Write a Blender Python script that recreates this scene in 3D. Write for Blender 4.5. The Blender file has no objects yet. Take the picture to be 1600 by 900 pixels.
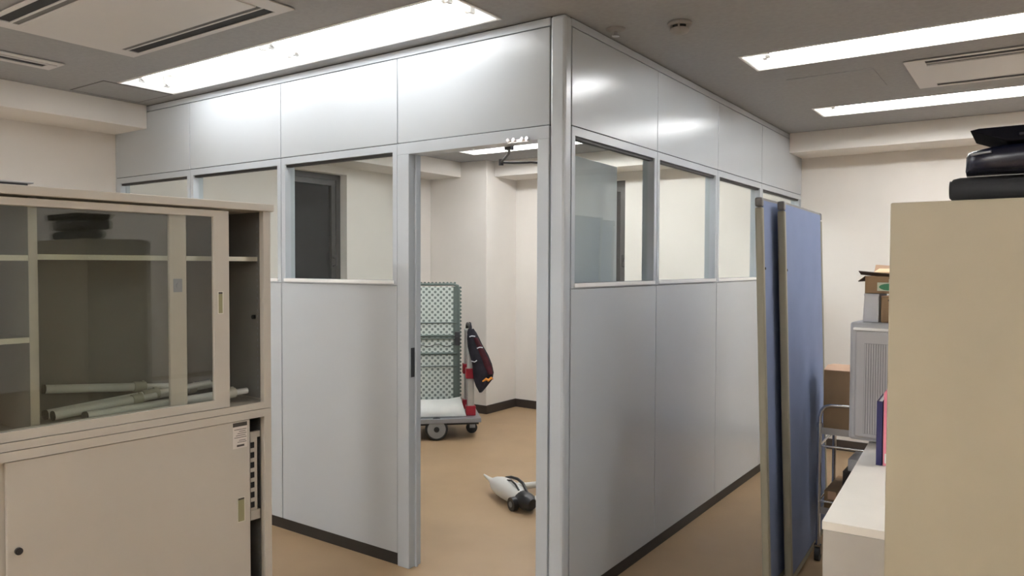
import bpy, math, random
from mathutils import Vector, Matrix
random.seed(7)
SC = bpy.context.scene
COL = SC.collection

# ------------------------------------------------------------------ camera, world, exposure
FPX, PITCH, ROLL, YAW = 1170.59, math.radians(-1.7143), math.radians(0.2077), math.radians(-35.0674)
CAM_POS = Vector((1.643, -2.721, 1.509))
cd = bpy.data.cameras.new('camera'); cam = bpy.data.objects.new('camera', cd); COL.objects.link(cam)
cd.sensor_width = 36.0; cd.lens = FPX / 1600 * 36.0; cd.clip_start = 0.02
fw = Vector((math.sin(YAW) * math.cos(PITCH), math.cos(YAW) * math.cos(PITCH), math.sin(PITCH)))
r0 = Vector((math.cos(YAW), -math.sin(YAW), 0)); u0 = r0.cross(fw)
r1 = math.cos(ROLL) * r0 + math.sin(ROLL) * u0; u1 = -math.sin(ROLL) * r0 + math.cos(ROLL) * u0
m = Matrix((r1, u1, -fw)).transposed().to_4x4(); m.translation = CAM_POS
cam.matrix_world = m
SC.camera = cam

w = bpy.data.worlds.new('night'); SC.world = w; w.use_nodes = True
w.node_tree.nodes['Background'].inputs[0].default_value = (0.003, 0.004, 0.005, 1)   # dark night outside the windows
w.node_tree.nodes['Background'].inputs[1].default_value = 1.0

SC.view_settings.view_transform = 'Standard'
SC.view_settings.look = 'None'
SC.view_settings.gamma = 1.0
SC.view_settings.use_curve_mapping = False
SC.view_settings.exposure = 1.40
TUBE = 26.0                       # luminance of the fluorescent tubes
TUBE_COL = (0.985, 0.99, 1.0)

H = 2.57                          # ceiling height
WX, NY, EX, SY = -3.67, 3.85, 6.40, -5.20   # west, north, east, south wall faces

# ------------------------------------------------------------------ materials
def lin(c):
    return tuple(((v / 255) / 12.92 if v / 255 <= .04045 else ((v / 255 + .055) / 1.055) ** 2.4) for v in c)

def mat(name, rgb, rough=.5, metal=0., var=.06, scale=6., bump=0., bscale=60., spec=.5, coat=0., sheen=0., stretch=None):
    """procedural surface: base colour broken up by noise, fine relief from a second noise"""
    mt = bpy.data.materials.new(name); mt.use_nodes = True
    nt = mt.node_tree; N = nt.nodes; L = nt.links
    b = N['Principled BSDF']
    tc = N.new('ShaderNodeTexCoord')
    src = tc.outputs['Object']
    if stretch:
        mp = N.new('ShaderNodeMapping'); mp.inputs['Scale'].default_value = stretch
        L.new(src, mp.inputs[0]); src = mp.outputs[0]
    nz = N.new('ShaderNodeTexNoise'); nz.inputs['Scale'].default_value = scale; nz.inputs['Detail'].default_value = 4
    L.new(src, nz.inputs['Vector'])
    cr = N.new('ShaderNodeMapRange'); cr.inputs[1].default_value = .3; cr.inputs[2].default_value = .7
    cr.inputs[3].default_value = 1 - var; cr.inputs[4].default_value = 1 + var
    L.new(nz.outputs['Fac'], cr.inputs[0])
    mx = N.new('ShaderNodeVectorMath'); mx.operation = 'SCALE'
    c = lin(rgb) if max(rgb) > 1.0001 else rgb
    mx.inputs[0].default_value = c
    L.new(cr.outputs[0], mx.inputs['Scale']); L.new(mx.outputs[0], b.inputs['Base Color'])
    b.inputs['Roughness'].default_value = rough; b.inputs['Metallic'].default_value = metal
    b.inputs['Specular IOR Level'].default_value = spec
    b.inputs['Coat Weight'].default_value = coat
    if sheen: b.inputs['Sheen Weight'].default_value = sheen
    if bump:
        n2 = N.new('ShaderNodeTexNoise'); n2.inputs['Scale'].default_value = bscale; n2.inputs['Detail'].default_value = 3
        L.new(src, n2.inputs['Vector'])
        bp = N.new('ShaderNodeBump'); bp.inputs['Strength'].default_value = bump; bp.inputs['Distance'].default_value = .002
        L.new(n2.outputs['Fac'], bp.inputs['Height']); L.new(bp.outputs[0], b.inputs['Normal'])
    return mt

def glass_mat(name, tint=(.93, .95, .94), ior=1.44, rough=0.):
    """clear sheet glass: straight-through transmission with Fresnel reflection on the outer side of each face"""
    mt = bpy.data.materials.new(name); mt.use_nodes = True
    nt = mt.node_tree; N = nt.nodes; L = nt.links; N.clear()
    out = N.new('ShaderNodeOutputMaterial'); mixs = N.new('ShaderNodeMixShader')
    tr = N.new('ShaderNodeBsdfTransparent'); tr.inputs[0].default_value = (*tint, 1)
    gl = N.new('ShaderNodeBsdfGlossy'); gl.inputs['Roughness'].default_value = rough; gl.inputs[0].default_value = (1, 1, 1, 1)
    fr = N.new('ShaderNodeFresnel'); fr.inputs[0].default_value = ior
    ge = N.new('ShaderNodeNewGeometry'); su = N.new('ShaderNodeMath'); su.operation = 'SUBTRACT'; su.inputs[0].default_value = 1
    mu = N.new('ShaderNodeMath'); mu.operation = 'MULTIPLY'
    L.new(ge.outputs['Backfacing'], su.inputs[1]); L.new(fr.outputs[0], mu.inputs[0]); L.new(su.outputs[0], mu.inputs[1])
    L.new(mu.outputs[0], mixs.inputs[0]); L.new(tr.outputs[0], mixs.inputs[1]); L.new(gl.outputs[0], mixs.inputs[2])
    L.new(mixs.outputs[0], out.inputs[0])
    return mt

def emit_mat(name, rgb, s):
    mt = bpy.data.materials.new(name); mt.use_nodes = True
    nt = mt.node_tree; nt.nodes.clear()
    o = nt.nodes.new('ShaderNodeOutputMaterial'); e = nt.nodes.new('ShaderNodeEmission')
    e.inputs[0].default_value = (*rgb, 1); e.inputs[1].default_value = s
    nt.links.new(e.outputs[0], o.inputs[0])
    return mt

MT = dict(
    wall=mat('wallpaper', (.79, .75, .70), .85, var=.02, scale=3, bump=.25, bscale=220),
    ceil=mat('ceiling_board', (.35, .355, .36), .9, var=.05, scale=40, bump=.5, bscale=90),
    floor=mat('floor_sheet', (.385, .265, .152), .45, var=.07, scale=2.2, bump=.12, bscale=180),
    part=mat('partition_paint', (.50, .535, .565), .215, var=.015, scale=2, bump=.02, bscale=400, spec=.42),
    frame=mat('partition_frame', (.505, .545, .585), .26, var=.02, scale=4, spec=.5),
    sill=mat('window_sill_trim', (.88, .89, .89), .25, var=.02),
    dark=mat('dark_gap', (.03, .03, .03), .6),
    baseblack=mat('black_baseboard', (.018, .017, .016), .45),
    basebrown=mat('brown_baseboard', (.05, .038, .032), .5),
    sash=mat('window_sash', (.05, .05, .05), .4, metal=.4),
    glass=glass_mat('clear_glass'),
    cabglass=glass_mat('cabinet_glass', tint=(.93, .94, .92), ior=1.65),
    night=glass_mat('night_glass', tint=(.7, .74, .76), ior=1.3),
    chrome=mat('chrome', (.75, .75, .76), .15, metal=1, var=.02),
    darkmetal=mat('dark_metal', (.06, .06, .065), .35, metal=.6),
    lampwhite=mat('lamp_white', (.88, .88, .86), .35, var=.01),
    socket=mat('lamp_socket', (.55, .55, .54), .4),
    tube=emit_mat('fluorescent_tube', TUBE_COL, TUBE),
    acwhite=mat('ac_plastic', (.60, .585, .57), .45, var=.02, scale=3),
    acgrey=mat('ac_louver', (.12, .115, .11), .5),
    black=mat('black_void', (.006, .006, .007), .7),
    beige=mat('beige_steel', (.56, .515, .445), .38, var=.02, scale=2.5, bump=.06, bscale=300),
    beigeshade=mat('beige_steel_shaded', (.235, .222, .20), .5, var=.03),  # same paint as beige, darkened for the shade inside the cabinets
    pull=mat('recessed_pull', (.70, .68, .58), .3, metal=.2),
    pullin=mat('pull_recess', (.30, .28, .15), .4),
    tubelow=emit_mat('fluorescent_tube_twin', TUBE_COL, TUBE * .24),
    tuberight=emit_mat('fluorescent_tube_right', TUBE_COL, TUBE * .8),
    tubehi=emit_mat('fluorescent_tube_boosted', TUBE_COL, TUBE * 2.3),  # strength raised on the unseen left lamps to lift walls and panels
    tan=mat('tan_steel', (.425, .37, .262), .42, var=.05, scale=3.5, bump=.05, bscale=200),
    sticker=mat('white_sticker', (.72, .66, .60), .6),
    ink=mat('dark_ink', (.07, .06, .05), .6),
    pole=mat('white_pole', (.86, .86, .82), .35, var=.04),
    sleeve=mat('pole_sleeve', (.62, .60, .50), .4),
    pvc=mat('black_pvc', (.016, .016, .018), .45, var=.2, scale=5),
    navy=mat('navy_vinyl', (.007, .008, .018), .25, var=.3, scale=8, bump=.3, bscale=18),
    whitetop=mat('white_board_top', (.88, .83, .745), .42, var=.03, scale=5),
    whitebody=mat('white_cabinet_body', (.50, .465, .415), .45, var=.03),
    applgrey=mat('appliance_grey', (.44, .44, .45), .4, var=.03),
    appldark=mat('appliance_dark_grey', (.28, .28, .29), .45),
    card=mat('cardboard', (.30, .195, .105), .8, var=.08, scale=9),
    cardlight=mat('cardboard_light', (.55, .36, .24), .75, var=.06, scale=9),
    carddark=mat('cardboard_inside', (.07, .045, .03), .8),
    greywhite=mat('grey_white_card', (.56, .57, .60), .6),
    green=mat('green_print', (.05, .26, .12), .5),
    pale=mat('pale_print', (.55, .62, .48), .5),
    peach=mat('peach_paper', (.88, .60, .36), .7),
    bluefile=mat('blue_file', (.02, .02, .11), .4),
    pinkfile=mat('pink_file', (.85, .27, .36), .5),
    bluefab=mat('blue_fabric', (.20, .245, .385), .9, var=.05, scale=4, bump=.4, bscale=500, spec=.2),
    post=mat('olive_grey_post', (.25, .23, .17), .42, var=.03),
    cap=mat('grey_cap', (.16, .15, .14), .45),
    steel=mat('grey_steel', (.33, .34, .37), .38, metal=.5),
    alu=mat('aluminium', (.60, .61, .60), .32, metal=.8),
    red=mat('red_plastic', (.32, .012, .025), .4),
    rubber=mat('dark_rubber', (.02, .02, .02), .6),
    wheelgrey=mat('wheel_grey', (.26, .26, .255), .4),
    greentube=mat('grey_green_tube', (.13, .165, .15), .4, metal=.3),
    foam=mat('white_foam', (.82, .83, .79), .8),
    jacket=mat('dark_cloth', (.012, .010, .018), .8, var=.6, scale=14, bump=.5, bscale=40),
    wine=mat('wine_cloth', (.06, .006, .012), .8, var=.4, scale=14),
    rollgrey=mat('charcoal_mat', (.034, .034, .036), .75, var=.15, scale=6, spec=.3),
    soot=mat('matt_black', (.006, .006, .009), .9, spec=.1),
    orange=mat('orange_cloth', (.75, .28, .04), .7),
    vacwhite=mat('white_plastic', (.78, .77, .73), .35, var=.04),
    vacblack=mat('black_plastic', (.015, .015, .016), .3),
    detector=mat('detector_plastic', (.30, .285, .265), .5),
    cartwire=mat('cart_chrome', (.55, .55, .56), .2, metal=1),
    traygrey=mat('tray_grey', (.42, .42, .43), .35, metal=.6),
    darkbox=mat('dark_carton', (.03, .022, .02), .6),
    bluebin=mat('blue_bin', (.06, .10, .22), .5),
)

def mesh_dots():
    """white sheet printed with offset rows of grey-green dots"""
    mt = bpy.data.materials.new('dotted_mesh'); mt.use_nodes = True
    nt = mt.node_tree; N = nt.nodes; L = nt.links; b = N['Principled BSDF']; b.inputs['Roughness'].default_value = .8
    tc = N.new('ShaderNodeTexCoord'); mp = N.new('ShaderNodeMapping'); mp.inputs['Rotation'].default_value = (0, math.radians(45), 0)
    mp.inputs['Scale'].default_value = (1, 1, 1)
    L.new(tc.outputs['Object'], mp.inputs[0])
    sp = N.new('ShaderNodeSeparateXYZ'); L.new(mp.outputs[0], sp.inputs[0])
    vals = []
    for ax in (0, 2):
        k = N.new('ShaderNodeMath'); k.operation = 'MULTIPLY'; k.inputs[1].default_value = 2 * math.pi / .036; L.new(sp.outputs[ax], k.inputs[0])
        s = N.new('ShaderNodeMath'); s.operation = 'COSINE'; L.new(k.outputs[0], s.inputs[0]); vals.append(s)
    ad = N.new('ShaderNodeMath'); ad.operation = 'ADD'; L.new(vals[0].outputs[0], ad.inputs[0]); L.new(vals[1].outputs[0], ad.inputs[1])
    gt = N.new('ShaderNodeMapRange'); gt.inputs[1].default_value = .2; gt.inputs[2].default_value = .6; L.new(ad.outputs[0], gt.inputs[0])
    mx = N.new('ShaderNodeMix'); mx.data_type = 'RGBA'
    mx.inputs[6].default_value = (.64, .70, .66, 1); mx.inputs[7].default_value = (.19, .23, .215, 1)
    L.new(gt.outputs[0], mx.inputs[0]); L.new(mx.outputs[2], b.inputs['Base Color'])
    return mt
MT['dots'] = mesh_dots()

# ------------------------------------------------------------------ mesh helpers
class MB:
    def __init__(s): s.v = []; s.f = []; s.sm = []
    def _add(s, vs, fs, smooth=False):
        o = len(s.v); s.v += [tuple(p) for p in vs]; s.f += [tuple(i + o for i in f) for f in fs]; s.sm += [smooth] * len(fs); return s
    def box(s, a, b):
        x0, y0, z0 = (min(a[i], b[i]) for i in range(3)); x1, y1, z1 = (max(a[i], b[i]) for i in range(3))
        vs = [(x0,y0,z0),(x1,y0,z0),(x1,y1,z0),(x0,y1,z0),(x0,y0,z1),(x1,y0,z1),(x1,y1,z1),(x0,y1,z1)]
        return s._add(vs, [(0,3,2,1),(4,5,6,7),(0,1,5,4),(1,2,6,5),(2,3,7,6),(3,0,4,7)])
    def obox(s, c, ax, ay, az):
        c = Vector(c); ax, ay, az = Vector(ax), Vector(ay), Vector(az)
        vs = [c + sx*ax + sy*ay + sz*az for sz in (-1,1) for sx, sy in ((-1,-1),(1,-1),(1,1),(-1,1))]
        return s._add(vs, [(0,3,2,1),(4,5,6,7),(0,1,5,4),(1,2,6,5),(2,3,7,6),(3,0,4,7)])
    def cyl(s, p0, p1, r, n=14, r1=None, caps=True):
        p0, p1 = Vector(p0), Vector(p1); d = (p1 - p0).normalized(); r1 = r if r1 is None else r1
        a = d.orthogonal().normalized(); b = d.cross(a)
        R = [p0 + r*(math.cos(2*math.pi*i/n)*a + math.sin(2*math.pi*i/n)*b) for i in range(n)]
        T = [p1 + r1*(math.cos(2*math.pi*i/n)*a + math.sin(2*math.pi*i/n)*b) for i in range(n)]
        s._add(R + T, [(i, (i+1) % n, n + (i+1) % n, n + i) for i in range(n)], True)
        if caps:
            s._add(R, [tuple(range(n-1, -1, -1))]); s._add(T, [tuple(range(n))])
        return s
    def tube(s, pts, r, n=10):
        pts = [Vector(p) for p in pts]; rings = []
        a = None
        for i, p in enumerate(pts):
            d = ((pts[min(i+1, len(pts)-1)] - p).normalized() + (p - pts[max(i-1, 0)]).normalized()).normalized()
            if a is None: a = d.orthogonal().normalized()
            else: a = (a - a.dot(d) * d).normalized()
            b = d.cross(a)
            rr = r[i] if isinstance(r, (list, tuple)) else r
            rings.append([p + rr*(math.cos(2*math.pi*k/n)*a + math.sin(2*math.pi*k/n)*b) for k in range(n)])
        return s.loft(rings)
    def loft(s, rings, caps=True):
        n = len(rings[0]); vs = [p for R in rings for p in R]; fs = []
        for j in range(len(rings) - 1):
            for i in range(n): fs.append((j*n+i, j*n+(i+1) % n, (j+1)*n+(i+1) % n, (j+1)*n+i))
        s._add(vs, fs, True)
        if caps: s._add(rings[0], [tuple(range(n-1, -1, -1))]); s._add(rings[-1], [tuple(range(n))])
        return s
    def prism(s, poly, f0, f1):
        n = len(poly); A = [f0(*p) for p in poly]; B = [f1(*p) for p in poly]
        s._add(A + B, [(i, (i+1) % n, n+(i+1) % n, n+i) for i in range(n)])
        s._add(A, [tuple(range(n-1, -1, -1))]); s._add(B, [tuple(range(n))]); return s
    def holed(s, a0, a1, b0, b1, holes, f, t0, t1):
        """flat slab in (a,b) with rectangular holes; f(a,b,t) -> xyz"""
        A = sorted({a0, a1, *[v for h in holes for v in h[:2] if a0 < v < a1]}); B = sorted({b0, b1, *[v for h in holes for v in h[2:] if b0 < v < b1]})
        inh = lambda i, j: i < 0 or j < 0 or i >= len(A)-1 or j >= len(B)-1 or any(h[0] <= (A[i]+A[i+1])/2 <= h[1] and h[2] <= (B[j]+B[j+1])/2 <= h[3] for h in holes)
        for i in range(len(A)-1):
            for j in range(len(B)-1):
                if inh(i, j): continue
                p = [(A[i],B[j]),(A[i+1],B[j]),(A[i+1],B[j+1]),(A[i],B[j+1])]
                lo = [f(*q, t0) for q in p]; hi = [f(*q, t1) for q in p]
                s._add(lo, [(0,3,2,1)]); s._add(hi, [(0,1,2,3)])
                for k, (di, dj) in enumerate(((0,-1),(1,0),(0,1),(-1,0))):
                    if inh(i+di, j+dj):
                        q = (k+1) % 4; s._add([lo[k], lo[q], hi[q], hi[k]], [(0,1,2,3)])
        return s
    def build(s, name, material, parent=None, bevel=0., loc=None, rz=0., fix=False):
        me = bpy.data.meshes.new(name); me.from_pydata(s.v, [], s.f)
        for p, k in zip(me.polygons, s.sm): p.use_smooth = k
        me.materials.append(MT[material] if isinstance(material, str) else material)
        if fix:
            import bmesh
            bm = bmesh.new(); bm.from_mesh(me); bmesh.ops.remove_doubles(bm, verts=bm.verts, dist=1e-5)
            bmesh.ops.recalc_face_normals(bm, faces=bm.faces); bm.to_mesh(me); bm.free()
        o = bpy.data.objects.new(name, me); COL.objects.link(o)
        if parent: o.parent = parent
        if loc is not None: o.location = loc
        o.rotation_euler.z = rz
        if bevel:
            b = o.modifiers.new('bevel', 'BEVEL'); b.width = bevel; b.segments = 2; b.limit_method = 'ANGLE'
        return o

def empty(name, loc=(0, 0, 0), rz=0.):
    o = bpy.data.objects.new(name, None); COL.objects.link(o); o.location = loc; o.rotation_euler.z = rz
    o.empty_display_size = .1
    return o
def tag(o, label, cat, group=None, kind=None):
    o['label'] = label; o['category'] = cat
    if group: o['group'] = group
    if kind: o['kind'] = kind
    return o
def struct(o, label, cat): return tag(o, label, cat, kind='structure')
def copy_tree(o, parent=None):
    c = o.copy(); COL.objects.link(c)
    if parent: c.parent = parent
    for ch in o.children: copy_tree(ch, c)
    return c
def box(name, a, b, material, parent=None, bevel=0.): return MB().box(a, b).build(name, material, parent, bevel)

# ------------------------------------------------------------------ room shell
LAMPS = [  # x0, x1, y centre, width, rows of tubes, label
    (-2.765, -.275, -.265, .33, 2, 'long twin-row fluorescent ceiling light just outside the partition with the door opening'),
    (.39, 2.88, 1.225, .30, 1, 'fluorescent ceiling light on the right, the nearer one above the ceiling air conditioner'),
    (.39, 2.88, 2.735, .30, 1, 'fluorescent ceiling light on the right, the farther one close to the wall beam'),
    (-2.79, -.30, 2.805, .30, 1, 'fluorescent ceiling light inside the glazed room, seen through the door opening'),
    (-2.79, -.30, 1.27, .30, 1, 'fluorescent ceiling light inside the glazed room just behind the door partition'),
    (-2.765, -.275, -3.30, .30, 1, 'assumed fluorescent ceiling light out of frame over the left cabinets'),  # lamps from here on are unseen and assumed
    (-2.765, -.275, -4.75, .30, 1, 'added fluorescent ceiling light behind the camera, last in the left row'),  # extra lamp added to brighten the left side
    (3.55, 6.04, 1.225, .30, 1, 'added fluorescent ceiling light out of frame at the right end, nearer row'),  # this column of lamps is added to light the side partition frontally
    (3.55, 6.04, 2.735, .30, 1, 'added fluorescent ceiling light out of frame at the right end, row by the wall beam'),
    (3.55, 6.04, -1.83, .30, 1, 'added fluorescent ceiling light out of frame at the right end, behind the camera'),
    (.39, 2.88, -3.30, .30, 1, 'assumed fluorescent ceiling light behind the camera on the right'),
]
struct(box('floor', (WX - .2, SY - .2, -.08), (EX + .2, NY + .2, 0), 'floor'), 'smooth brown sheet floor running through the whole room', 'floor')
holes = [(x0, x1, y - wd / 2, y + wd / 2) for x0, x1, y, wd, n, l in LAMPS]
ceil = struct(MB().holed(WX - .2, EX + .2, SY - .2, NY + .2, holes, lambda a, b, t: (a, b, t), H, H + .02).build('ceiling', 'ceil', fix=True),
              'grey ceiling of fissured board with recessed lights', 'ceiling')
for i, (x0, x1, y0, y1) in enumerate(((-3.20, -2.80, -.51, -.085), (.45, .90, 1.68, 2.13))):
    f = MB().holed(x0, x1, y0, y1, [(x0 + .008, x1 - .008, y0 + .008, y1 - .008)], lambda a, b, t: (a, b, t), H - .003, H).build('access_panel_frame', 'acgrey' if i == 0 else 'ceil', ceil, fix=True)
    box('access_panel', (x0 + .008, y0 + .008, H - .0025), (x1 - .008, y1 - .008, H), 'ceil', f)

W1 = (1.50, 2.15, .85, 2.35)      # west window recess: y0,y1,z0,z1
W2 = (-2.29, -1.637, .85, 2.345)  # north window recess: x0,x1,z0,z1
struct(MB().holed(SY - .2, NY + .2, 0, H, [W1], lambda a, b, t: (t, a, b), WX - .2, WX).build('wall_west', 'wall', fix=True), 'off-white papered wall on the left with a ceiling beam', 'wall')
struct(MB().holed(WX, EX, 0, H, [W2], lambda a, b, t: (a, t, b), NY, NY + .2).build('wall_north', 'wall', fix=True), 'off-white papered wall at the far end of the room', 'wall')
struct(box('wall_east', (EX, SY, 0), (EX + .2, NY + .2, H), 'wall'), 'off-white wall out of frame on the right', 'wall')
struct(box('wall_south', (WX, SY - .2, 0), (EX + .2, SY, H), 'wall'), 'off-white wall behind the camera', 'wall')
CX, CY = -2.92, 3.33
struct(box('wall_column', (WX, CY, 0), (CX, NY, H), 'wall', bevel=.004), 'square off-white column in the far corner of the glazed room', 'column')
BZ, BX, BY = 2.415, -3.255, 3.46
struct(box('trim_1', (WX, SY, BZ), (BX, 0, H), 'wall', bevel=.003), 'off-white ceiling beam along the left wall in front of the partition', 'beam')
struct(box('trim_2', (WX, .072, BZ), (BX, CY, H), 'wall', bevel=.003), 'off-white ceiling beam along the left wall inside the glazed room', 'beam')
struct(box('trim_3', (0, BY, BZ), (EX, NY, H), 'wall', bevel=.003), 'off-white ceiling beam along the far wall above the boxes', 'beam')
struct(box('trim_4', (CX, BY, BZ), (-.072, NY, H), 'wall', bevel=.003), 'off-white ceiling beam along the far wall inside the glazed room', 'beam')
bb = .085
struct(box('baseboard_north', (CX, NY - .012, 0), (-.072, NY, bb), 'basebrown'), 'dark brown baseboard along the far wall of the glazed room', 'baseboard')
struct(box('baseboard_column', (CX, CY - .012, 0), (CX + .012, NY - .012, bb), 'basebrown'), 'dark brown baseboard along the right side of the column', 'baseboard')
struct(box('baseboard_column_front', (WX, CY - .012, 0), (CX, CY, bb), 'basebrown'), 'dark brown baseboard along the front of the column', 'baseboard')
struct(box('baseboard_west', (WX, .072, 0), (WX + .012, CY - .012, bb), 'basebrown'), 'dark brown baseboard along the left wall of the glazed room', 'baseboard')
struct(box('baseboard_east', (0, NY - .012, 0), (EX, NY, bb), 'basebrown'), 'dark brown baseboard along the far wall on the right', 'baseboard')

def window(name, rect, f, label, hand):
    a0, a1, z0, z1 = rect
    e = struct(empty(name, (0, 0, 0)), label, 'window')
    MB().holed(a0, a1, z0, z1, [(a0 + .05, a1 - .05, z0 + .05, z1 - .05)], f, .09, .15).build('window_frame', 'sash', e, fix=True)
    s0, s1, t0, t1 = a0 + .05, a1 - .05, z0 + .05, z1 - .05
    sash = MB().holed(s0, s1, t0, t1, [(s0 + .05, s1 - .05, t0 + .05, t1 - .05)], f, .10, .14).build('sash', 'sash', e, fix=True)
    MB().holed(s0 + .05, s1 - .05, t0 + .05, t1 - .05, [], f, .118, .124).build('pane', 'night', sash, fix=True)
    h = MB()
    p = lambda a, t, z: f(a, z, t)
    h.tube([p(hand, .10, 1.50), p(hand, .06, 1.51), p(hand, .055, 1.56), p(hand, .06, 1.62)], .011, 8)
    h.tube([p(hand, .10, 1.58), p(hand, .075, 1.575), p(hand + .015, .06, 1.56)], .012, 8)
    h.build('handle', 'darkmetal', sash)
    return e
window('window_1', W1, lambda a, b, t: (WX - t, a, b), 'recessed dark window with grey sash in the left wall of the glazed room', 2.07)
window('window_2', W2, lambda a, b, t: (a, NY + t, b), 'recessed dark window in the far wall of the glazed room', -1.70)

# ------------------------------------------------------------------ glazed partition (two runs meeting at a corner post)
ZJ, ZR, ZS, TH = 2.109, 2.527, 1.407, .068
def partition(name, seams, f, label, first_is_door):
    root = struct(empty(name), label, 'partition')
    def b(nm, s0, s1, t0, t1, z0, z1, m, par=root, bevel=0.):
        return MB().box(f(s0, t0, z0), f(s1, t1, z1)).build(nm, m, par, bevel)
    b('head_rail', seams[0], seams[-1], .002, TH - .002, ZR + .003, H - .006, 'frame', bevel=.002)
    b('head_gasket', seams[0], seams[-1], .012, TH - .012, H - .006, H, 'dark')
    for i, s in enumerate(seams[1:]):
        last = i == len(seams) - 2
        b('stud', s - .018, s + (0 if last else .018), .014, TH - .014, .0, ZR + .003, 'frame')
    for i in range(len(seams) - 1):
        s0, s1 = seams[i] + .0028, seams[i + 1] - .0028
        b('transom_panel', s0, s1, 0, TH, ZJ + .002, ZR - .002, 'part', bevel=.0015)
        b('transom_bar', s0, s1, .007, TH - .007, ZJ - .02, ZJ + .02, 'dark')
        if first_is_door and i == 0: continue
        b('lower_panel', s0, s1, 0, TH, .062, ZS, 'part', bevel=.0015)
        b('baseboard', seams[i], seams[i + 1], .004, TH - .004, 0, .06, 'baseblack')
        o0, o1, q0, q1 = s0 + .030, s1 - .033, ZS + .026, ZJ - .040
        if last_wide(seams, i): o1 = s1 - .06
        fr = MB().holed(s0, s1, ZS + .002, ZJ - .002, [(o0, o1, q0, q1)], lambda a, bb_, t: f(a, t, bb_), 0, TH).build('window_frame', 'frame', root, .0012, fix=True)
        MB().holed(o0, o1, q0, q1, [], lambda a, bb_, t: f(a, t, bb_), .036, .042).build('pane', 'glass', fr, fix=True)
        MB().box(f(o0 + .0005, .010, q1 - .013), f(o1 - .0005, .0355, q1 - .0003)).build('gasket_and_shade', 'dark', fr)  # dark strip for the seal plus the shaded underside of the head
        MB().box(f(o0 - .008, -.007, ZS + .008), f(o1 + .008, .034, ZS + .026)).build('window_sill', 'sill', fr, .0015)
    return root
def last_wide(seams, i): return i == len(seams) - 2
fA = lambda s, t, z: (-s, t, z)
fB = lambda s, t, z: (-t, s, z)
SA = [.0727, .963, 1.862, 2.757, 3.67]
SB = [.0590, .9416, 1.847, 2.750, 3.85]
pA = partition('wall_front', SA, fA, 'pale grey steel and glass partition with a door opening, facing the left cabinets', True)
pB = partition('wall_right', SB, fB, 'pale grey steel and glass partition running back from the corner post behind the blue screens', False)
MB().box((-.0715, -.002, 0), (.002, .058, H - .004)).build('corner_post', 'frame', pA, .012)
# door frame, leaf and closer
dr = struct(empty('door_1', (-.50, .03, 0)), 'open doorway in the partition with grey frame and leaf swung inwards', 'door')
def dbox(nm, a, b, m, par=dr, bevel=.0015): 
    return MB().box((a[0] + .50, a[1] - .03, a[2]), (b[0] + .50, b[1] - .03, b[2])).build(nm, m, par, bevel)
hd = dbox('header', (-.961, -.004, 2.052), (-.0745, .085, ZJ - .002), 'frame')
jl = dbox('jamb', (-.961, -.004, 0), (-.884, .085, 2.052), 'frame', bevel=.003)
jr = dbox('jamb', (-.134, -.004, 0), (-.0745, .085, 2.052), 'frame', bevel=.003)
dbox('door_stop', (-.884, .038, 0), (-.872, .052, 2.052), 'frame', jl)
dbox('strike_plate', (-.884, .012, .955), (-.8815, .036, 1.10), 'darkmetal', jl, 0)
leaf = MB().box((0, 0, .01), (-.036, .755, 2.03)).build('door_leaf', 'part', dr, .002, loc=(.50 - .145, .090 - .03, 0), rz=math.radians(3.0))
MB().box((-.062, .60, .98), (.026, .63, 1.01)).box((.016, .52, .985), (.028, .63, 1.005)).box((-.064, .52, .985), (-.052, .63, 1.005)).build('door_handle', 'chrome', leaf, .002)
def pt(x, y, z): return (x + .50, y - .03, z)
cl = MB().tube([pt(-.355, .10, 2.045), pt(-.40, .16, 2.035), pt(-.46, .22, 2.03), pt(-.546, .30, 2.02)], .0065, 8)
cl.tube([pt(-.546, .30, 2.02), pt(-.47, .30, 2.012), pt(-.36, .29, 2.005), pt(-.24, .28, 1.99)], .0055, 8)
cl.cyl(pt(-.546, .30, 2.005), pt(-.546, .30, 2.035), .012, 12)
cl.box(pt(-.375, .088, 2.040), pt(-.340, .115, 2.070)); ca = cl.build('closer_arm', 'darkmetal', dr)
dbox('closer_body', (-.245, .20, 1.94), (-.195, .42, 2.0), 'steel', dr, .004)
cb = MB().box(pt(-.285, -.012, 2.048), pt(-.175, -.004, 2.062))
for x in (-.28, -.25, -.205, -.18): cb.cyl(pt(x, -.020, 2.060), pt(x, -.004, 2.060), .009, 10)
cb.build('closer_bracket', 'chrome', hd)

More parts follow.
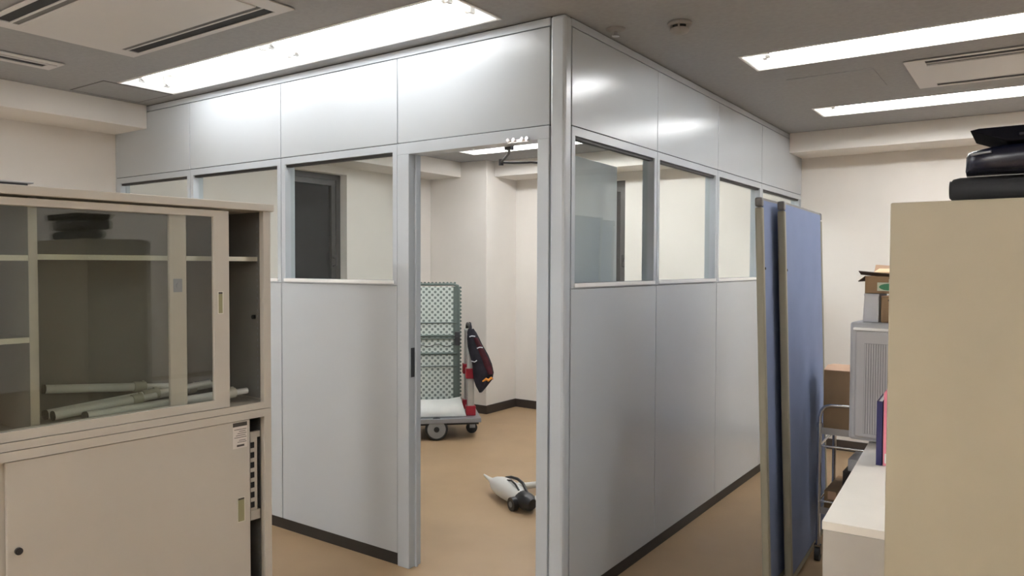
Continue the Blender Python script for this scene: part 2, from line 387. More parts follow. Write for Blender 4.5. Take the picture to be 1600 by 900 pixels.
# ------------------------------------------------------------------ ceiling lights, air conditioners, detector
def ceiling_light(x0, x1, y, wd, rows, label):
    L = x1 - x0; e = tag(empty('ceiling_light', ((x0 + x1) / 2, y, H)), label, 'ceiling light', 'recessed fluorescent ceiling lights')
    hx, hy, D = L / 2, wd / 2, .095
    b = MB()
    b.box((-hx, -hy, D - .003), (hx, hy, D)); b.box((-hx, -hy, -.002), (-hx + .003, hy, D)); b.box((hx - .003, -hy, -.002), (hx, hy, D))
    b.box((-hx, -hy, -.002), (hx, -hy + .003, D)); b.box((-hx, hy - .003, -.002), (hx, hy, D))
    b.build('housing', 'lampwhite', e)
    MB().holed(-hx - .012, hx + .012, -hy - .012, hy + .012, [(-hx, hx, -hy, hy)], lambda a, c, t: (a, c, t), -.005, -.0005).build('trim_frame', 'lampwhite', e, fix=True)
    ys = [0] if rows == 1 else [-.075, .075]
    if rows == 1: MB().prism([(-.05, D - .003), (-.022, .06), (.022, .06), (.05, D - .003)], lambda a, z: (-hx + .02, a, z), lambda a, z: (hx - .02, a, z)).build('ballast_cover', 'lampwhite', e, fix=True)
    else: MB().prism([(-.035, D - .003), (-.02, .055), (.02, .055), (.035, D - .003)], lambda a, z: (-hx + .02, a, z), lambda a, z: (hx - .02, a, z)).build('ballast_cover', 'lampwhite', e, fix=True)
    for yy in ys:
        for k in (-1, 1):
            a0 = .026 if k > 0 else -hx + .075; a1 = hx - .075 if k > 0 else -.026
            t = MB().cyl((a0, yy, .030), (a1, yy, .030), .0165, 12).build('fluorescent_tube', 'tubelow' if rows == 2 else ('tubehi' if y < -1 and x0 < 0 else ('tuberight' if 0 < x0 < 1 and y > 0 else 'tube')), e)
            for xe, sg in ((a0, -1), (a1, 1)):
                s = MB().box((xe - .008, yy - .016, .010), (xe + .008, yy + .016, .072))
                s.cyl((xe - sg * .03, yy, .030), (xe, yy, .030), .0168, 12)
                s.build('socket', 'socket' if sg < 0 else 'lampwhite', t)
    return e
for l in LAMPS: ceiling_light(*l)

def ac_unit(x, y, label):
    e = tag(empty('ceiling_air_conditioner', (x, y, H)), label, 'air conditioner', 'ceiling cassette air conditioners')
    hx, hy, sx = .63, .34, .535
    MB().holed(-hx, hx, -hy, hy, [(-sx, sx, -.315, -.222), (-sx, sx, .222, .315)], lambda a, b, t: (a, b, t), -.009, -.004).build('face_panel', 'acwhite', e, .001, fix=True)
    MB().box((-sx, -.222, -.013), (sx, .222, -.009)).build('intake_panel', 'acwhite', e, .001)
    for s in (-1, 1):
        MB().box((-sx - .01, s * .215, -.0038), (sx + .01, s * .325, -.0008)).build('outlet_void', 'black', e)
        MB().box((-sx, s * .222, -.007), (sx, s * .250, -.0042)).build('louver', 'acgrey', e)
        MB().box((-sx, s * .250, -.009), (sx, s * .259, -.0042)).build('louver_bar', 'acwhite', e)
    return e
ac_unit(-1.52, -1.02, 'two-slot ceiling air conditioner at the top left, above the glass-door cabinet')
ac_unit(1.68, 1.97, 'two-slot ceiling air conditioner on the right between two fluorescent lights')
v = tag(empty('ceiling_vent', (-2.685, -1.45, H)), 'long single-slot ceiling vent near the left wall beam', 'vent')
MB().holed(-.095, .095, -.64, .64, [(-.050, .035, -.59, .59)], lambda a, b, t: (a, b, t), -.009, -.004).build('frame', 'acwhite', v, .001, fix=True)
MB().box((-.06, -.60, -.0038), (.045, .60, -.0008)).build('slot_void', 'black', v)
MB().box((.035, -.62, -.016), (.050, .62, -.009)).build('blade', 'acwhite', v, .001)
s = tag(empty('smoke_detector', (.344, .393, H)), 'round ceiling smoke detector with a dark slot', 'smoke detector')
n = 24
ring = lambda r, z: [(r * math.cos(2*math.pi*i/n), r * math.sin(2*math.pi*i/n), z) for i in range(n)]
MB().loft([ring(.050, -.0005), ring(.053, -.006), ring(.050, -.014), ring(.038, -.016)]).build('base', 'detector', s)
MB().loft([ring(.036, -.016), ring(.036, -.030)]).build('slot', 'black', s)
MB().loft([ring(.042, -.029), ring(.042, -.036), ring(.034, -.046), ring(.012, -.050)]).build('cover', 'detector', s)
for k in range(6):
    a = k * math.pi / 3 + .3
    MB().box((-.004, .034, -.032), (.004, .042, -.014)).build('rib', 'detector', s, rz=a)
s = tag(empty('sprinkler', (.074, .315, H)), 'small round chrome sprinkler on the ceiling beside the partition corner', 'sprinkler')
MB().loft([ring(.044, -.0005), ring(.042, -.006), ring(.024, -.012)]).build('escutcheon', 'detector', s)
MB().cyl((0, 0, -.030), (0, 0, -.010), .008, 10).build('nozzle', 'chrome', s)
MB().cyl((0, 0, -.034), (0, 0, -.030), .017, 14).build('deflector', 'chrome', s)

# ------------------------------------------------------------------ left: stacked beige cabinets
CL = (-.942, -.769, 0); CR = math.radians(-92.7)     # local x runs along the front to the left, local +y points out of the front
WCAB = 1.76
def side_parts(root, z0, z1):
    for u, sg in ((0, 1), (WCAB, -1)):
        o = MB().box((u, -.028, z0), (u + sg * .032, 0, z1)).box((u, -.40, z0), (u + sg * .002, -.028, z1)).build('side_panel', 'beige', root)
        MB().box((u + sg * .002, -.392, z0 + .03), (u + sg * .004, -.028, z1)).build('shade_lining', 'beigeshade', o)  # same beige steel, its inner shade painted as a darker sheet
        for yy in (-.345, -.075):
            st = MB().box((u + sg * .004, yy - .013, z0 + .04), (u + sg * .012, yy + .013, z1 - .03)).build('shelf_standard', 'beigeshade', o)
            hb = MB(); k = z0 + .07
            while k < z1 - .06: hb.box((u + sg * .0115, yy - .003, k), (u + sg * .0124, yy + .003, k + .009)); k += .025
            hb.build('standard_slots', 'appldark', st)['kind'] = 'stuff'
def pull(root, u0, u1, z0, z1, y):
    p = MB().holed(u0, u1, z0, z1, [(u0 + .003, u1 - .003, z0 + .003, z1 - .003)], lambda a, b, t: (a, t, b), y, y + .002).build('pull_handle', 'pull', root, fix=True)
    MB().box((u0 + .003, y + .0003, z0 + .003), (u1 - .003, y + .0009, z1 - .003)).build('pull_recess', 'pullin', root)
    MB().box((u0 + .003, y + .0009, z1 - .010), (u1 - .003, y + .0014, z1 - .003)).build('pull_lip', 'ink', root)

lo = tag(empty('steel_cabinet', CL, CR), 'low beige steel cabinet with sliding doors under the glass-door cabinet', 'cabinet')
side_parts(lo, 0, .918)
MB().box((.032, -.028, .887), (WCAB - .032, 0, .918)).box((.004, -.40, .912), (WCAB - .004, -.028, .918)).build('top_panel', 'beige', lo)
MB().box((.032, -.40, 0), (WCAB - .032, 0, .05)).build('base', 'beige', lo)
MB().box((.004, -.40, .05), (WCAB - .004, -.392, .912)).build('back_panel', 'beigeshade', lo)
MB().box((.87, -.38, .05), (.89, -.07, .905)).build('divider', 'beigeshade', lo)
for a, b_ in ((.014, .868), (.892, 1.745)): MB().box((a, -.385, .50), (b_, -.08, .52)).build('shelf', 'beigeshade', lo)
d1 = MB().box((.096, -.024, .053), (.956, -.006, .884)).build('sliding_door', 'beige', lo, .0025)
pull(d1, .121, .155, .477, .577, -.006)
MB().cyl((.926, -.006, .597), (.926, .003, .597), .0115, 16).cyl((.926, .003, .597), (.926, .0045, .597), .006, 10).build('lock', 'darkmetal', d1)
st = MB().box((.108, -.006, .776), (.173, -.0055, .880)).build('sticker', 'sticker', d1)
MB().box((.109, -.0055, .863), (.172, -.0052, .879)).build('sticker_header', 'ink', st)
pl = MB()
for k, zz in enumerate((.850, .842, .834, .826, .818, .806, .799)): pl.box((.112 + .004 * (k % 2), -.0055, zz), (.166 - .007 * ((k * 3) % 4), -.0053, zz + .0022))
pl.box((.122, -.0055, .782), (.155, -.0052, .790)); pl.build('sticker_print', 'ink', st)['kind'] = 'stuff'
MB().box((.87, -.048, .053), (1.726, -.030, .884)).build('sliding_door', 'beige', lo, .0025)
br = MB().box((.046, -.038, .50), (.078, -.032, .80)).box((.034, -.046, .46), (.080, -.030, .50)).box((.034, -.046, .80), (.080, -.030, .825)).build('door_bracket', 'beige', lo, .001)
bs = MB()
for k in range(7): bs.box((.060, -.032, .512 + k * .041), (.077, -.0312, .536 + k * .041))
bs.build('bracket_slots', 'black', br)['kind'] = 'stuff'

up = tag(empty('glass_door_cabinet', (CL[0], CL[1], .919), CR), 'beige steel cabinet with sliding glass doors holding white poles', 'cabinet')
# local z is measured from the top of the lower cabinet
def Z(z): return z - .919
side_parts(up, Z(.920), Z(1.726))
MB().box((-.012, -.41, Z(1.726)), (WCAB + .012, .012, Z(1.756))).build('top_panel', 'beige', up, .003)
MB().box((.032, -.004, Z(.9205)), (WCAB - .032, 0, Z(.947))).box((.004, -.40, Z(.9205)), (WCAB - .004, -.004, Z(.944))).build('base', 'beige', up)
MB().box((.004, -.40, Z(.944)), (WCAB - .004, -.392, Z(1.726))).build('back_panel', 'beigeshade', up)
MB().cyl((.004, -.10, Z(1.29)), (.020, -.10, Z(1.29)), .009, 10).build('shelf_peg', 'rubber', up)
MB().box((.842, -.39, Z(.945)), (.860, -.066, Z(1.725))).build('divider', 'beigeshade', up)
MB().box((.838, -.0658, Z(.945)), (.864, -.062, Z(1.725))).build('divider_edge', 'beige', up)
for a, b_, z in ((.014, .840, 1.541), (.862, 1.745, 1.537), (.862, 1.745, 1.269)):
    sh = MB().box((a, -.385, Z(z - .004)), (b_, -.075, Z(z))).build('shelf', 'beigeshade', up)
    MB().box((a, -.0748, Z(z - .018)), (b_, -.070, Z(z))).build('shelf_lip', 'pull', sh)
def glass_door(u0, u1, y0, y1, handle):
    z0, z1 = Z(.948), Z(1.718)
    d = MB().holed(u0, u1, z0, z1, [(u0 + .065, u1 - .065, z0 + .033, z1 - .025)], lambda a, b, t: (a, t, b), y0, y1).build('sliding_door', 'beige', up, .0018, fix=True)
    ym = (y0 + y1) / 2
    MB().box((u0 + .062, ym - .002, z0 + .030), (u1 - .062, ym + .002, z1 - .022)).build('pane', 'cabglass', d)
    if handle: pull(d, u0 + .027, u0 + .050, Z(1.317), Z(1.405), y1)
    else: MB().cyl((u0 + .03, y1, Z(1.43)), (u0 + .03, y1 + .004, Z(1.43)), .011, 14).box((u0 + .018, y1, Z(1.405)), (u0 + .052, y1 + .0015, Z(1.455))).build('lock', 'steel', d)
glass_door(.183, 1.058, -.022, -.005, True)
glass_door(.343, 1.218, -.050, -.033, False)

def white_pole(p0, p1, dep0, dep1, sl, label):
    """pole lying on the cabinet floor; local frame of the cabinet"""
    a = Vector((p0[0], -dep0, Z(p0[1]))); b = Vector((p1[0], -dep1, Z(p1[1])))
    M = Matrix.Translation(Vector((CL[0], CL[1], .919))) @ Matrix.Rotation(CR, 4, 'Z')
    A, B = M @ a, M @ b
    e = tag(empty('white_pole', A), label, 'pole', 'white poles in the glass-door cabinet')
    d = B - A; q = lambda t: d * t
    MB().cyl(q(0), q(sl - .02), .0165, 12).build('outer_tube', 'pole', e)
    MB().cyl(q(sl - .05), q(sl + .05), .021, 12).cyl(q(sl + .02) + Vector((0, 0, .018)), q(sl + .04) + Vector((0, 0, .018)), .008, 8).build('sleeve', 'sleeve', e)
    MB().cyl(q(sl + .04), q(1), .0125, 12).build('inner_tube', 'pole', e)
    MB().cyl(q(-.004), q(.012), .0172, 12).build('end_cap', 'rubber', e)
white_pole((.725, 1.052), (.274, 1.012), .34, .30, .74, 'white telescopic pole lying highest in the pile, at the back of the cabinet')
white_pole((.759, .976), (.126, 1.013), .24, .25, .60, 'white telescopic pole slanting up to the right behind the two with dark near ends')
white_pole((.762, .982), (.398, 1.004), .165, .165, .80, 'short white pole with a dark end farthest left in the pile')
white_pole((.689, .978), (.048, .985), .09, .10, .86, 'white pole lying foremost in the pile, its beige end at the open side')
white_pole((.72, .968), (.44, .970), .29, .30, .6, 'short white pole lying lowest at the back of the pile')
white_pole((.34, .975), (.05, .990), .34, .33, .62, 'white pole at the back behind the open right side of the cabinet')

tr = tag(empty('flat_tray', (-1.20, -1.88, 1.757), CR), 'thin grey flat tray lying on top of the glass-door cabinet', 'tray')
MB().box((-.26, -.16, 0), (.50, .14, .012)).build('base', 'darkmetal', tr)
MB().box((-.275, -.17, .012), (.52, .15, .017)).build('lid', 'applgrey', tr, .002)

# ------------------------------------------------------------------ right: tan cabinet with bags
TX, TY = 1.336, -.63
t = tag(empty('tan_cabinet', (TX, TY, 0)), 'tall plain tan steel cabinet at the right edge seen from its side', 'cabinet')
MB().box((0, 0, .04), (.88, .38, 1.67)).build('body', 'tan', t, .004)
MB().box((.015, .015, 0), (.865, .365, .04)).build('base', 'baseblack', t)
for k in (0, 1):
    d = MB().box((.004 + k * .437, .38, .06), (.439 + k * .437, .396, 1.655)).build('door', 'tan', t, .002)
    MB().box((.40 + k * .05, .396, .85), (.42 + k * .05, .40, 1.0)).build('handle', 'pull', d)
r = tag(empty('rolled_mat', (TX + .12, TY + .13, 1.67)), 'black rolled mat lying on the tan cabinet under the navy bag', 'rolled mat')
rp = []
for i, xx in enumerate((0, .006, .02, .2, .4, .6, .74, .75)):
    rr = (.022, .029, .032, .0335, .0335, .0335, .032, .022)[i]
    rp.append([(xx, rr * 1.25 * math.cos(2*math.pi*k/20), .0338 + rr * math.sin(2*math.pi*k/20)) for k in range(20)])
MB().loft(rp).build('roll', 'rollgrey', r)
sp = MB(); pts = []
for k in range(40):
    a = k * .45; rr = .026 - .00055 * k; pts.append((-.001, rr * 1.2 * math.cos(a), .0338 + rr * math.sin(a)))
sp.tube(pts, .0012, 6).build('roll_edge', 'rubber', r)
b = tag(empty('navy_bag', (TX + .155, TY + .14, 1.7375)), 'glossy navy bag slumped on the black rolled mat', 'bag')
rg = []
for i, (xx, top, hw) in enumerate(((0, .046, .05), (.006, .056, .07), (.03, .060, .09), (.055, .064, .10), (.08, .066, .11), (.16, .068, .12), (.30, .068, .12), (.45, .068, .115), (.58, .06, .09), (.60, .04, .06))):
    R = []
    for k in range(20):
        a = 2 * math.pi * k / 20; c_, s_ = math.cos(a), math.sin(a)
        R.append((xx + .001 * math.sin(5*a + i), hw * (abs(c_) ** .4) * (1 if c_ > 0 else -1), top / 2 + top / 2 * (abs(s_) ** .4) * (1 if s_ > 0 else -1)))
    rg.append(R)
bg = MB().loft(rg).build('shell', 'navy', b)
MB().tube([(.012, -.078, .046), (.03, -.092, .047), (.055, -.102, .048)], .0035, 8).build('piping', 'steel', b)
f = tag(empty('dark_case', (TX + .165, TY + .12, 1.806)), 'black flared case lying on top of the navy bag', 'case')
MB().prism([(.075, 0), (.0, .030), (.02, .034), (.58, .038), (.56, 0)], lambda x, z: (x, -.10, z), lambda x, z: (x, .12, z)).build('body', 'soot', f, .003, fix=True)
MB().tube([(.10, -.104, .012), (.18, -.108, .022), (.34, -.108, .022), (.42, -.104, .012)], .005, 8).build('handle', 'navy', f)

# ------------------------------------------------------------------ right: low white cabinet, appliance, files, boxes
WR = math.radians(3.5)
wc = tag(empty('low_cabinet', (1.098, -.213, 0), WR), 'low cabinet with a pale white top beside the tan cabinet', 'cabinet')
MB().box((-.003, -.003, .672), (.42, 1.45, .70)).build('top', 'whitetop', wc, .002)
MB().box((0, 0, .03), (.40, 1.445, .671)).build('body', 'whitebody', wc, .002)
MB().box((.02, .02, 0), (.39, 1.43, .03)).build('base', 'baseblack', wc)
for k in range(3):
    d = MB().box((.40, .01 + k * .475, .05), (.414, .480 + k * .475, .66)).build('door', 'whitebody', wc, .002)
    MB().box((.414, .43 + k * .475, .33), (.422, .445 + k * .475, .43)).build('handle', 'steel', d)
ap = tag(empty('grey_appliance', (.938, 1.00, .7005), math.radians(-3)), 'grey box-shaped appliance with a ribbed front panel on the low cabinet', 'appliance')
MB().box((0, 0, .012), (.38, .235, .555)).build('housing', 'applgrey', ap, .012)
MB().box((.14, .02, 0), (.37, .22, .012)).build('foot', 'rubber', ap)
fp = MB().box((.028, -.022, .03), (.36, .001, .520)).build('front_panel', 'applgrey', ap, .008)
MB().box((.068, -.0235, .05), (.335, -.022, .462)).build('grille_recess', 'appldark', fp)
gr = [MB().box((.070 + k * .010, -.026, .052), (.0755 + k * .010, -.0235, .460)) for k in range(26)]
for g in gr: g.build('grille_rib', 'applgrey', fp)
MB().box((.02, -.03, .520), (.365, -.001, .532)).build('top_edge_highlight', 'lampwhite', fp, .003)  # white strip painted for the highlight along the top edge

bx = tag(empty('grey_white_box', (.985, 1.035, 1.256), math.radians(-4)), 'narrow grey-white box standing on the grey appliance', 'box')
MB().prism([(0, 0), (.066, 0), (.066, .128), (.006, .128)], lambda x, z: (x, 0, z), lambda x, z: (x, .15, z)).build('carton', 'greywhite', bx, .002, fix=True)
MB().box((.004, -.002, .118), (.068, .152, .130)).build('lid', 'greywhite', bx, .001)
bx = tag(empty('brown_box', (1.060, 1.03, 1.256), math.radians(-4)), 'brown carton standing on the grey appliance beside the narrow box', 'box')
MB().box((0, 0, 0), (.15, .15, .118)).build('carton', 'card', bx, .006)
MB().obox((.05, .06, .121), (.05, 0, .002), (0, .06, 0), (0, 0, .0015)).build('flap', 'cardlight', bx)
MB().box((.03, -.001, .098), (.07, .001, .106)).build('hand_hole', 'carddark', bx)
ob = tag(empty('open_carton', (.993, 1.03, 1.388), math.radians(-4)), 'open brown carton with a green oval print on top of the other boxes', 'box')
MB().box((0, 0, 0), (.19, .16, .003)).box((0, 0, 0), (.19, .003, .078)).box((0, .157, 0), (.19, .16, .078)).box((0, 0, 0), (.003, .16, .078)).box((.187, 0, 0), (.19, .16, .078)).build('carton', 'card', ob)
MB().obox((.085, -.012, .084), (.105, 0, -.010), (0, .022, -.008), (0, .001, .0014)).build('flap', 'carddark', ob)
MB().obox((-.014, .075, .066), (.015, 0, .012), (0, .078, 0), (-.001, 0, .0015)).build('flap', 'carddark', ob)
MB().obox((.095, .17, .100), (.095, 0, -.006), (0, .02, .024), (0, -.001, .0014)).build('flap', 'cardlight', ob)
pp = MB().box((.052, -.0008, .012), (.15, 0, .050)).build('print_patch', 'pale', ob)
MB().loft([[(.100 + .040 * math.cos(2*math.pi*k/24), y, .030 + .015 * math.sin(2*math.pi*k/24)) for k in range(24)] for y in (-.0008, -.0014)]).build('print_oval', 'green', pp, fix=True)
MB().box((.10, -.0008, .050), (.15, 0, .066)).build('print_patch', 'pale', ob)
MB().obox((.10, .07, .098), (.07, 0, .0), (0, .05, .008), (0, -.001, .008)).build('paper_bundle', 'peach', ob, .004)

fl = tag(empty('blue_file', (1.116, .62, .7005), math.radians(3)), 'dark blue file standing on the low cabinet left of the pink one', 'file')
MB().box((0, 0, 0), (.022, .004, .262)).box((0, 0, 0), (.002, .22, .262)).box((.020, 0, 0), (.022, .22, .262)).build('cover', 'bluefile', fl, .001)
MB().box((.003, .006, .004), (.019, .215, .255)).build('pages', 'foam', fl)
fl = tag(empty('pink_file', (1.141, .625, .7005), math.radians(3)), 'pink file standing on the low cabinet beside the blue one', 'file')
MB().prism([(0, 0), (.020, 0), (.022, .300), (.006, .306), (.0, .296)], lambda x, z: (x, 0, z), lambda x, z: (x, .22, z)).build('cover', 'pinkfile', fl, .0015, fix=True)
MB().box((.006, .0015, .01), (.016, -.001, .05)).build('spine_label', 'foam', fl)

# ------------------------------------------------------------------ blue screens
def screen(x, y, rz, lean, hgt, wid, label):
    e = tag(empty('blue_screen', (x, y, 0), rz), label, 'screen', 'blue fabric office screens')
    e.rotation_euler = (0, lean, rz)
    T = .034
    MB().box((.004, .030, .06), (T - .004, wid - .030, hgt - .012)).build('fabric_panel', 'bluefab', e, .003)
    for y0 in (0, wid - .032):
        p = MB().box((0, y0, .0), (T, y0 + .032, hgt - .045)).build('post', 'post', e, .007)
        MB().box((0, y0, hgt - .042), (T, y0 + .032, hgt)).build('post_cap', 'cap', p, .008)
    MB().box((.006, .032, hgt - .012), (T - .006, wid - .032, hgt - .002)).build('top_rail', 'cap', e)
    MB().box((.004, .032, .03), (T - .004, wid - .032, .06)).build('bottom_rail', 'post', e)
    MB().cyl((T - .004, .045, hgt - .32), (T - .002, .045, hgt - .32), .006, 10).build('pin_hole', 'black', e)
    return e
screen(.655, .663, math.radians(1.2), math.radians(-1.9), 1.82, .90, 'blue fabric screen standing nearer the partition, mostly hidden by the other one')
screen(.705, .838, math.radians(2.8), math.radians(-1.9), 1.812, .94, 'blue fabric screen standing in front of the other, beside the wire cart')

# ------------------------------------------------------------------ chrome cart behind the low cabinet
ct = tag(empty('chrome_cart', (.745, 1.30, 0), math.radians(2)), 'chrome tube cart with trays behind the low cabinet', 'cart')
cw, cdp = .36, .42
for i, (x, y) in enumerate(((0, 0), (cw, 0), (0, cdp), (cw, cdp))):
    p = MB().cyl((x, y, .085), (x, y, .71), .011, 12).cyl((x, y, .69), (x, y, .712), .014, 12).build('post', 'cartwire', ct)
    MB().cyl((x - .012, y, .035), (x + .012, y, .035), .034, 16).build('caster', 'rubber', p)
    MB().box((x - .016, y - .012, .035), (x - .013, y + .012, .085)).box((x + .013, y - .012, .035), (x + .016, y + .012, .085)).box((x - .016, y - .012, .08), (x + .016, y + .012, .085)).build('caster_fork', 'cartwire', p)
for z in (.66, .25):
    MB().box((.0, .0, z), (cw, cdp, z + .004)).box((0, -.003, z - .004), (cw, .0, z + .03)).box((0, cdp, z - .004), (cw, cdp + .003, z + .03)).build('tray', 'traygrey', ct)
for z in (.595, .31):
    for y in (0, cdp): MB().cyl((0, y, z), (cw, y, z), .006, 8).build('rail', 'cartwire', ct)
    for x in (0, cw): MB().cyl((x, 0, z), (x, cdp, z), .006, 8).build('rail', 'cartwire', ct)
for y in (0, cdp):
    MB().tube([(0, y, .70), (0, y, .74), (.008, y, .775), (.025, y, .797), (.05, y, .806), (.11, y, .808), (.31, y, .806), (.335, y, .797), (.352, y, .775), (.36, y, .74), (.36, y, .70)], .009, 8).build('guard_rail', 'cartwire', ct)
cb = tag(empty('brown_carton', (.752, 1.345, .665), math.radians(2)), 'brown carton with raised flaps on the top tray of the cart', 'box')
MB().box((0, 0, 0), (.185, .25, .003)).box((0, 0, 0), (.185, .003, .315)).box((0, .247, 0), (.185, .25, .315)).box((0, 0, 0), (.003, .25, .315)).box((.182, 0, 0), (.185, .25, .315)).build('carton', 'card', cb)
MB().obox((.0925, .05, .322), (.0925, 0, 0), (0, .052, .008), (0, -.0003, .0014)).build('flap', 'cardlight', cb)
MB().obox((.0925, .178, .322), (.0925, 0, 0), (0, .068, -.004), (0, .0003, .0014)).build('flap', 'cardlight', cb)
for nm, a, b_, m, lab in (('flat_carton', (.765, 1.33, .2545), (.84, 1.66, .36), 'card', 'narrow brown carton on the bottom tray of the cart, left side'),
                      ('dark_carton', (.85, 1.34, .2545), (1.05, 1.66, .47), 'darkbox', 'dark upright box on the bottom tray of the cart'),
                      ('grey_carton', (.87, 1.36, .4705), (1.0, 1.60, .53), 'greywhite', 'small grey-white box lying on the dark box in the cart')):
    e = tag(empty(nm, ((a[0] + b_[0]) / 2, (a[1] + b_[1]) / 2, a[2])), lab, 'box')
    hx, hy, hz = (b_[0] - a[0]) / 2, (b_[1] - a[1]) / 2, b_[2] - a[2]
    MB().box((-hx, -hy, 0), (hx, hy, hz - .004)).build('carton', m, e, .003)
    for k in (-1, 1): MB().box((-hx, 0 if k > 0 else -hy, hz - .0035), (hx, hy if k > 0 else -.002, hz)).build('flap', m, e)
    MB().box((-.02, -hy - .0006, hz * .6), (.02, -hy, hz)).build('tape', 'cardlight', e)

# ------------------------------------------------------------------ inside the glazed room: platform trolley with folding bed
PT = (-2.574, 2.161, 0); PR = math.radians(44)
pt_ = tag(empty('platform_trolley', PT, PR), 'grey platform trolley with red-bracketed handle post inside the glazed room', 'trolley')
MB().box((-.56, -.03, .150), (.385, .56, .19)).build('deck', 'steel', pt_, .004)
MB().box((-.54, -.01, .132), (.365, .54, .150)).build('underframe', 'rubber', pt_)
def wheel(x, y, r, wd):
    wl = MB().loft([[(x + rr * math.cos(2*math.pi*k/28), yy, r + rr * math.sin(2*math.pi*k/28)) for k in range(28)] for yy, rr in ((y - wd/2, r * .9), (y - wd/2 + .006, r), (y + wd/2 - .006, r), (y + wd/2, r * .9))]).build('wheel', 'rubber', pt_)
    MB().cyl((x, y - wd/2 - .004, r), (x, y + wd/2 + .004, r), r * .80, 28).build('hub', 'wheelgrey', wl)
    MB().cyl((x, y - wd/2 - .010, r), (x, y + wd/2 + .010, r), r * .24, 16).cyl((x, y - wd/2 - .014, r), (x, y + wd/2 + .014, r), r * .14, 10).build('axle', 'rubber', wl)
    MB().box((x - .02, y + wd/2 + .006, r * .9), (x + .02, y + wd/2 + .012, .14)).build('fork', 'foam', wl)
wheel(0, .0, .098, .04); wheel(0, .50, .098, .04)
for x, y in ((.33, .25), (-.50, .10), (-.50, .44)):
    c_ = MB().cyl((x, y - .016, .05), (x, y + .016, .05), .05, 20).build('caster', 'rubber', pt_)
    MB().box((x - .02, y - .024, .05), (x + .03, y - .018, .134)).box((x - .02, y + .018, .05), (x + .03, y + .024, .134)).build('caster_fork', 'steel', c_)
hp = MB().box((.275, .09, .19), (.335, .15, .93)).build('handle_post', 'alu', pt_, .012)
for z0, z1 in ((.19, .275), (.515, .605)): MB().box((.262, .075, z0), (.348, .165, z1)).build('bracket', 'red', hp, .006)
hq = MB().box((.275, .40, .19), (.335, .46, .93)).build('handle_post', 'alu', pt_, .012)
for z0, z1 in ((.19, .275), (.515, .605)): MB().box((.262, .385, z0), (.348, .475, z1)).build('bracket', 'red', hq, .006)
MB().tube([(.305, .12, .93), (.305, .13, .96), (.305, .16, .975), (.305, .39, .975), (.305, .42, .96), (.305, .43, .93)], .015, 10).build('handle_bar', 'rubber', pt_)

cot = tag(empty('folding_bed', PT, PR), 'folded camp bed with dotted mesh and grey-green tube frame upright on the trolley', 'folding bed')
u0_, u1_, z0_, z1_, v0 = -.55, .222, .192, 1.352, .21
MB().box((u0_ + .03, v0 - .002, z0_ + .03), (u1_ - .05, v0 + .002, z1_ - .03)).build('mesh', 'dots', cot)
fr = MB()
fr.tube([(u1_ - .014, v0, z0_), (u1_ - .014, v0, z1_ - .06), (u1_ - .022, v0, z1_ - .025), (u1_ - .06, v0, z1_ - .012), (u0_ + .06, v0, z1_ - .012), (u0_ + .022, v0, z1_ - .025), (u0_ + .014, v0, z1_ - .06), (u0_ + .014, v0, z0_)], .013, 10)
fr.cyl((u0_ + .014, v0, z0_ + .03), (u1_ - .014, v0, z0_ + .03), .012, 10).build('tube_frame', 'greentube', cot)
MB().box((u1_ - .062, v0 - .010, z0_ + .02), (u1_ - .022, v0 + .010, z1_ - .03)).build('side_band', 'greentube', cot, .003)
for z, r_ in ((1.0, .006), (.885, .010), (.862, .007), (.727, .011), (.614, .005)):
    MB().cyl((u0_ + .01, v0 - .014, z), (u1_ - .03, v0 - .014, z), r_, 8).build('cross_bar', 'greentube', cot)
sp = MB().tube([(u0_ + .02 + k * .035, v0 - .010, .800 + .012 * math.sin(k * 1.3)) for k in range(21)], .003, 6); sp.build('wire', 'rubber', cot)
MB().box((u1_ - .05, v0 - .035, .80), (u1_ - .005, v0 - .012, .92)).cyl((u1_ - .03, v0 - .05, .86), (u1_ - .03, v0 - .03, .86), .02, 12).build('hinge', 'darkmetal', cot, .002)
lc = MB()
for k in range(34): lc.cyl((u1_ + .001, v0 - .008, z0_ + .03 + k * .033), (u1_ + .001, v0 + .008, z0_ + .03 + k * .033), .011, 8)
for k in range(22): lc.cyl((u0_ + .03 + k * .033, v0 - .008, z1_ + .001), (u0_ + .03 + k * .033, v0 + .008, z1_ + .001), .010, 8)
lc.build('edge_lacing', 'greentube', cot)['kind'] = 'stuff'
fm = tag(empty('foam_sheet', PT, PR), 'white foam sheet lying on the trolley against the foot of the camp bed', 'foam sheet')
prof = [(-.54, .02, .191), (-.54, .165, .31)]
rg = []
for t_ in range(13):
    u = -.54 + t_ * (.77 / 12); k = max(0, (u - .10) / .13)
    lo_ = (u + .03 * k, .035 + .0 * k, .192); hi = (u - .012 * k, .165, .318 + .020 * k)
    nrm = Vector((0, -(hi[2] - lo_[2]), hi[1] - lo_[1])).normalized() * .014
    rg.append([lo_, hi, tuple(Vector(hi) + nrm), tuple(Vector(lo_) + nrm)])
MB().loft(rg).build('sheet', 'foam', fm, fix=True)
bgr = tag(empty('hanging_jacket', PT, PR), 'dark jacket with wine and orange patches hung on the trolley handle post', 'jacket')
rg = []
for i, (z, uc, hw, hd) in enumerate(((.40, .385, .010, .012), (.45, .392, .045, .026), (.51, .405, .078, .032), (.57, .412, .090, .034), (.64, .400, .088, .034), (.72, .375, .078, .032), (.80, .345, .066, .030), (.87, .322, .052, .028), (.92, .308, .040, .022), (.955, .302, .024, .014))):
    rg.append([(uc + hw * math.cos(2*math.pi*k/18) * (1 + .10 * math.sin(3*k + i)), .047 + hd * math.sin(2*math.pi*k/18) * (1 + .15 * math.sin(2*k + 2*i)), z + .006 * math.sin(k * 1.7)) for k in range(18)])
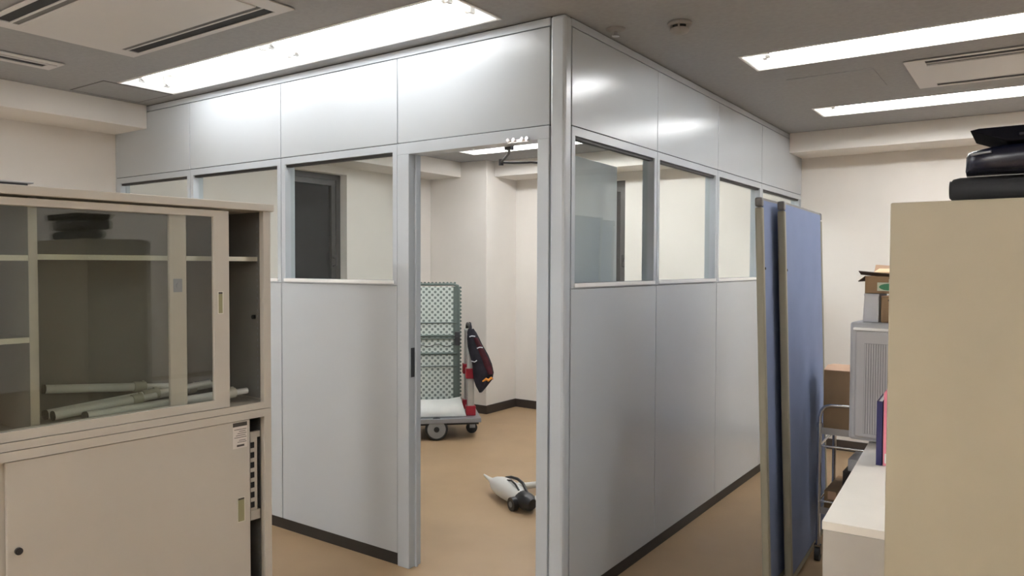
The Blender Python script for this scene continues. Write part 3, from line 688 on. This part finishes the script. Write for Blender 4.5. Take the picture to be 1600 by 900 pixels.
MB().loft(rg).build('cloth', 'jacket', bgr)
rg = []
for i, (z, uc, hw) in enumerate(((.56, .470, .024), (.62, .452, .032), (.70, .420, .032), (.80, .375, .026), (.88, .340, .018))):
    rg.append([(uc + hw * math.cos(2*math.pi*k/10), .022 + .016 * math.sin(2*math.pi*k/10), z + .004 * math.sin(k)) for k in range(10)])
MB().loft(rg).build('wine_panel', 'wine', bgr)
MB().tube([(.40, .010, .50), (.43, .004, .522), (.45, .002, .510), (.475, .006, .53), (.492, .012, .518)], [.006, .012, .013, .012, .005], 8).build('orange_tag', 'orange', bgr)
for p in ([(.285, .020, .890), (.305, .016, .897), (.335, .020, .893)], [(.350, .008, .79), (.375, .004, .80), (.40, .008, .795)], [(.30, .012, .68), (.33, .008, .672), (.35, .008, .685)]):
    MB().tube(p, .005, 6).build('pale_strap', 'greywhite', bgr)
MB().tube([(.302, .047, .945), (.303, .08, .990), (.305, .12, 1.002), (.305, .17, 1.001), (.305, .20, 1.000)], .006, 8).build('hanging_loop', 'jacket', bgr)

# ------------------------------------------------------------------ hand vacuum on the floor
A = Vector((-1.40, 1.295, .075)); B = Vector((-.84, 1.04, .055))
D = (B - A); ang = math.atan2(D.y, D.x)
vc = tag(empty('hand_vacuum', (A.x, A.y, 0), ang), 'white and black hand vacuum with a pointed nozzle lying on the brown floor', 'vacuum cleaner')
LN = math.hypot(D.x, D.y)
rg = []
for x, z, r_ in ((0, .092, .006), (.05, .085, .011), (.10, .078, .018), (.13, .075, .030), (.17, .074, .048), (.23, .075, .062), (.30, .074, .068), (.37, .072, .066), (.44, .070, .060), (.50, .068, .050), (.54, .066, .034)):
    rg.append([(x, r_ * math.cos(2*math.pi*k/22), z + r_ * .98 * math.sin(2*math.pi*k/22)) for k in range(22)])
MB().loft(rg).build('body', 'vacwhite', vc)
MB().loft([[(x, r_ * math.cos(2*math.pi*k/20), .062 + r_ * math.sin(2*math.pi*k/20)) for k in range(20)] for x, r_ in ((.47, .040), (.49, .054), (.54, .056), (.59, .050), (.62, .030))]).build('motor_housing', 'vacblack', vc)
wv = MB().cyl((.50, -.085, .042), (.50, -.05, .042), .042, 22).build('wheel', 'vacblack', vc)
MB().cyl((.50, -.089, .042), (.50, -.084, .042), .018, 14).build('wheel_cap', 'wheelgrey', wv)
MB().tube([(.22, .045, .120), (.28, .05, .138), (.36, .05, .145), (.44, .04, .138), (.51, .02, .118), (.57, .0, .10)], .010, 10).build('handle', 'vacblack', vc)
MB().tube([(.32, -.005, .135), (.38, -.01, .150), (.44, -.015, .140), (.49, -.02, .118)], .006, 8).build('trigger_grip', 'vacblack', vc)
MB().tube([(.20, .12, .045), (.30, .17, .07), (.40, .20, .10), (.50, .17, .11), (.58, .08, .09), (.60, .02, .07)], .022, 12).build('hose', 'vacwhite', vc)
MB().tube([(.06, .20, .014), (.22, .26, .05), (.38, .30, .085), (.52, .31, .10)], .009, 8).build('extension_tube', 'vacwhite', vc)
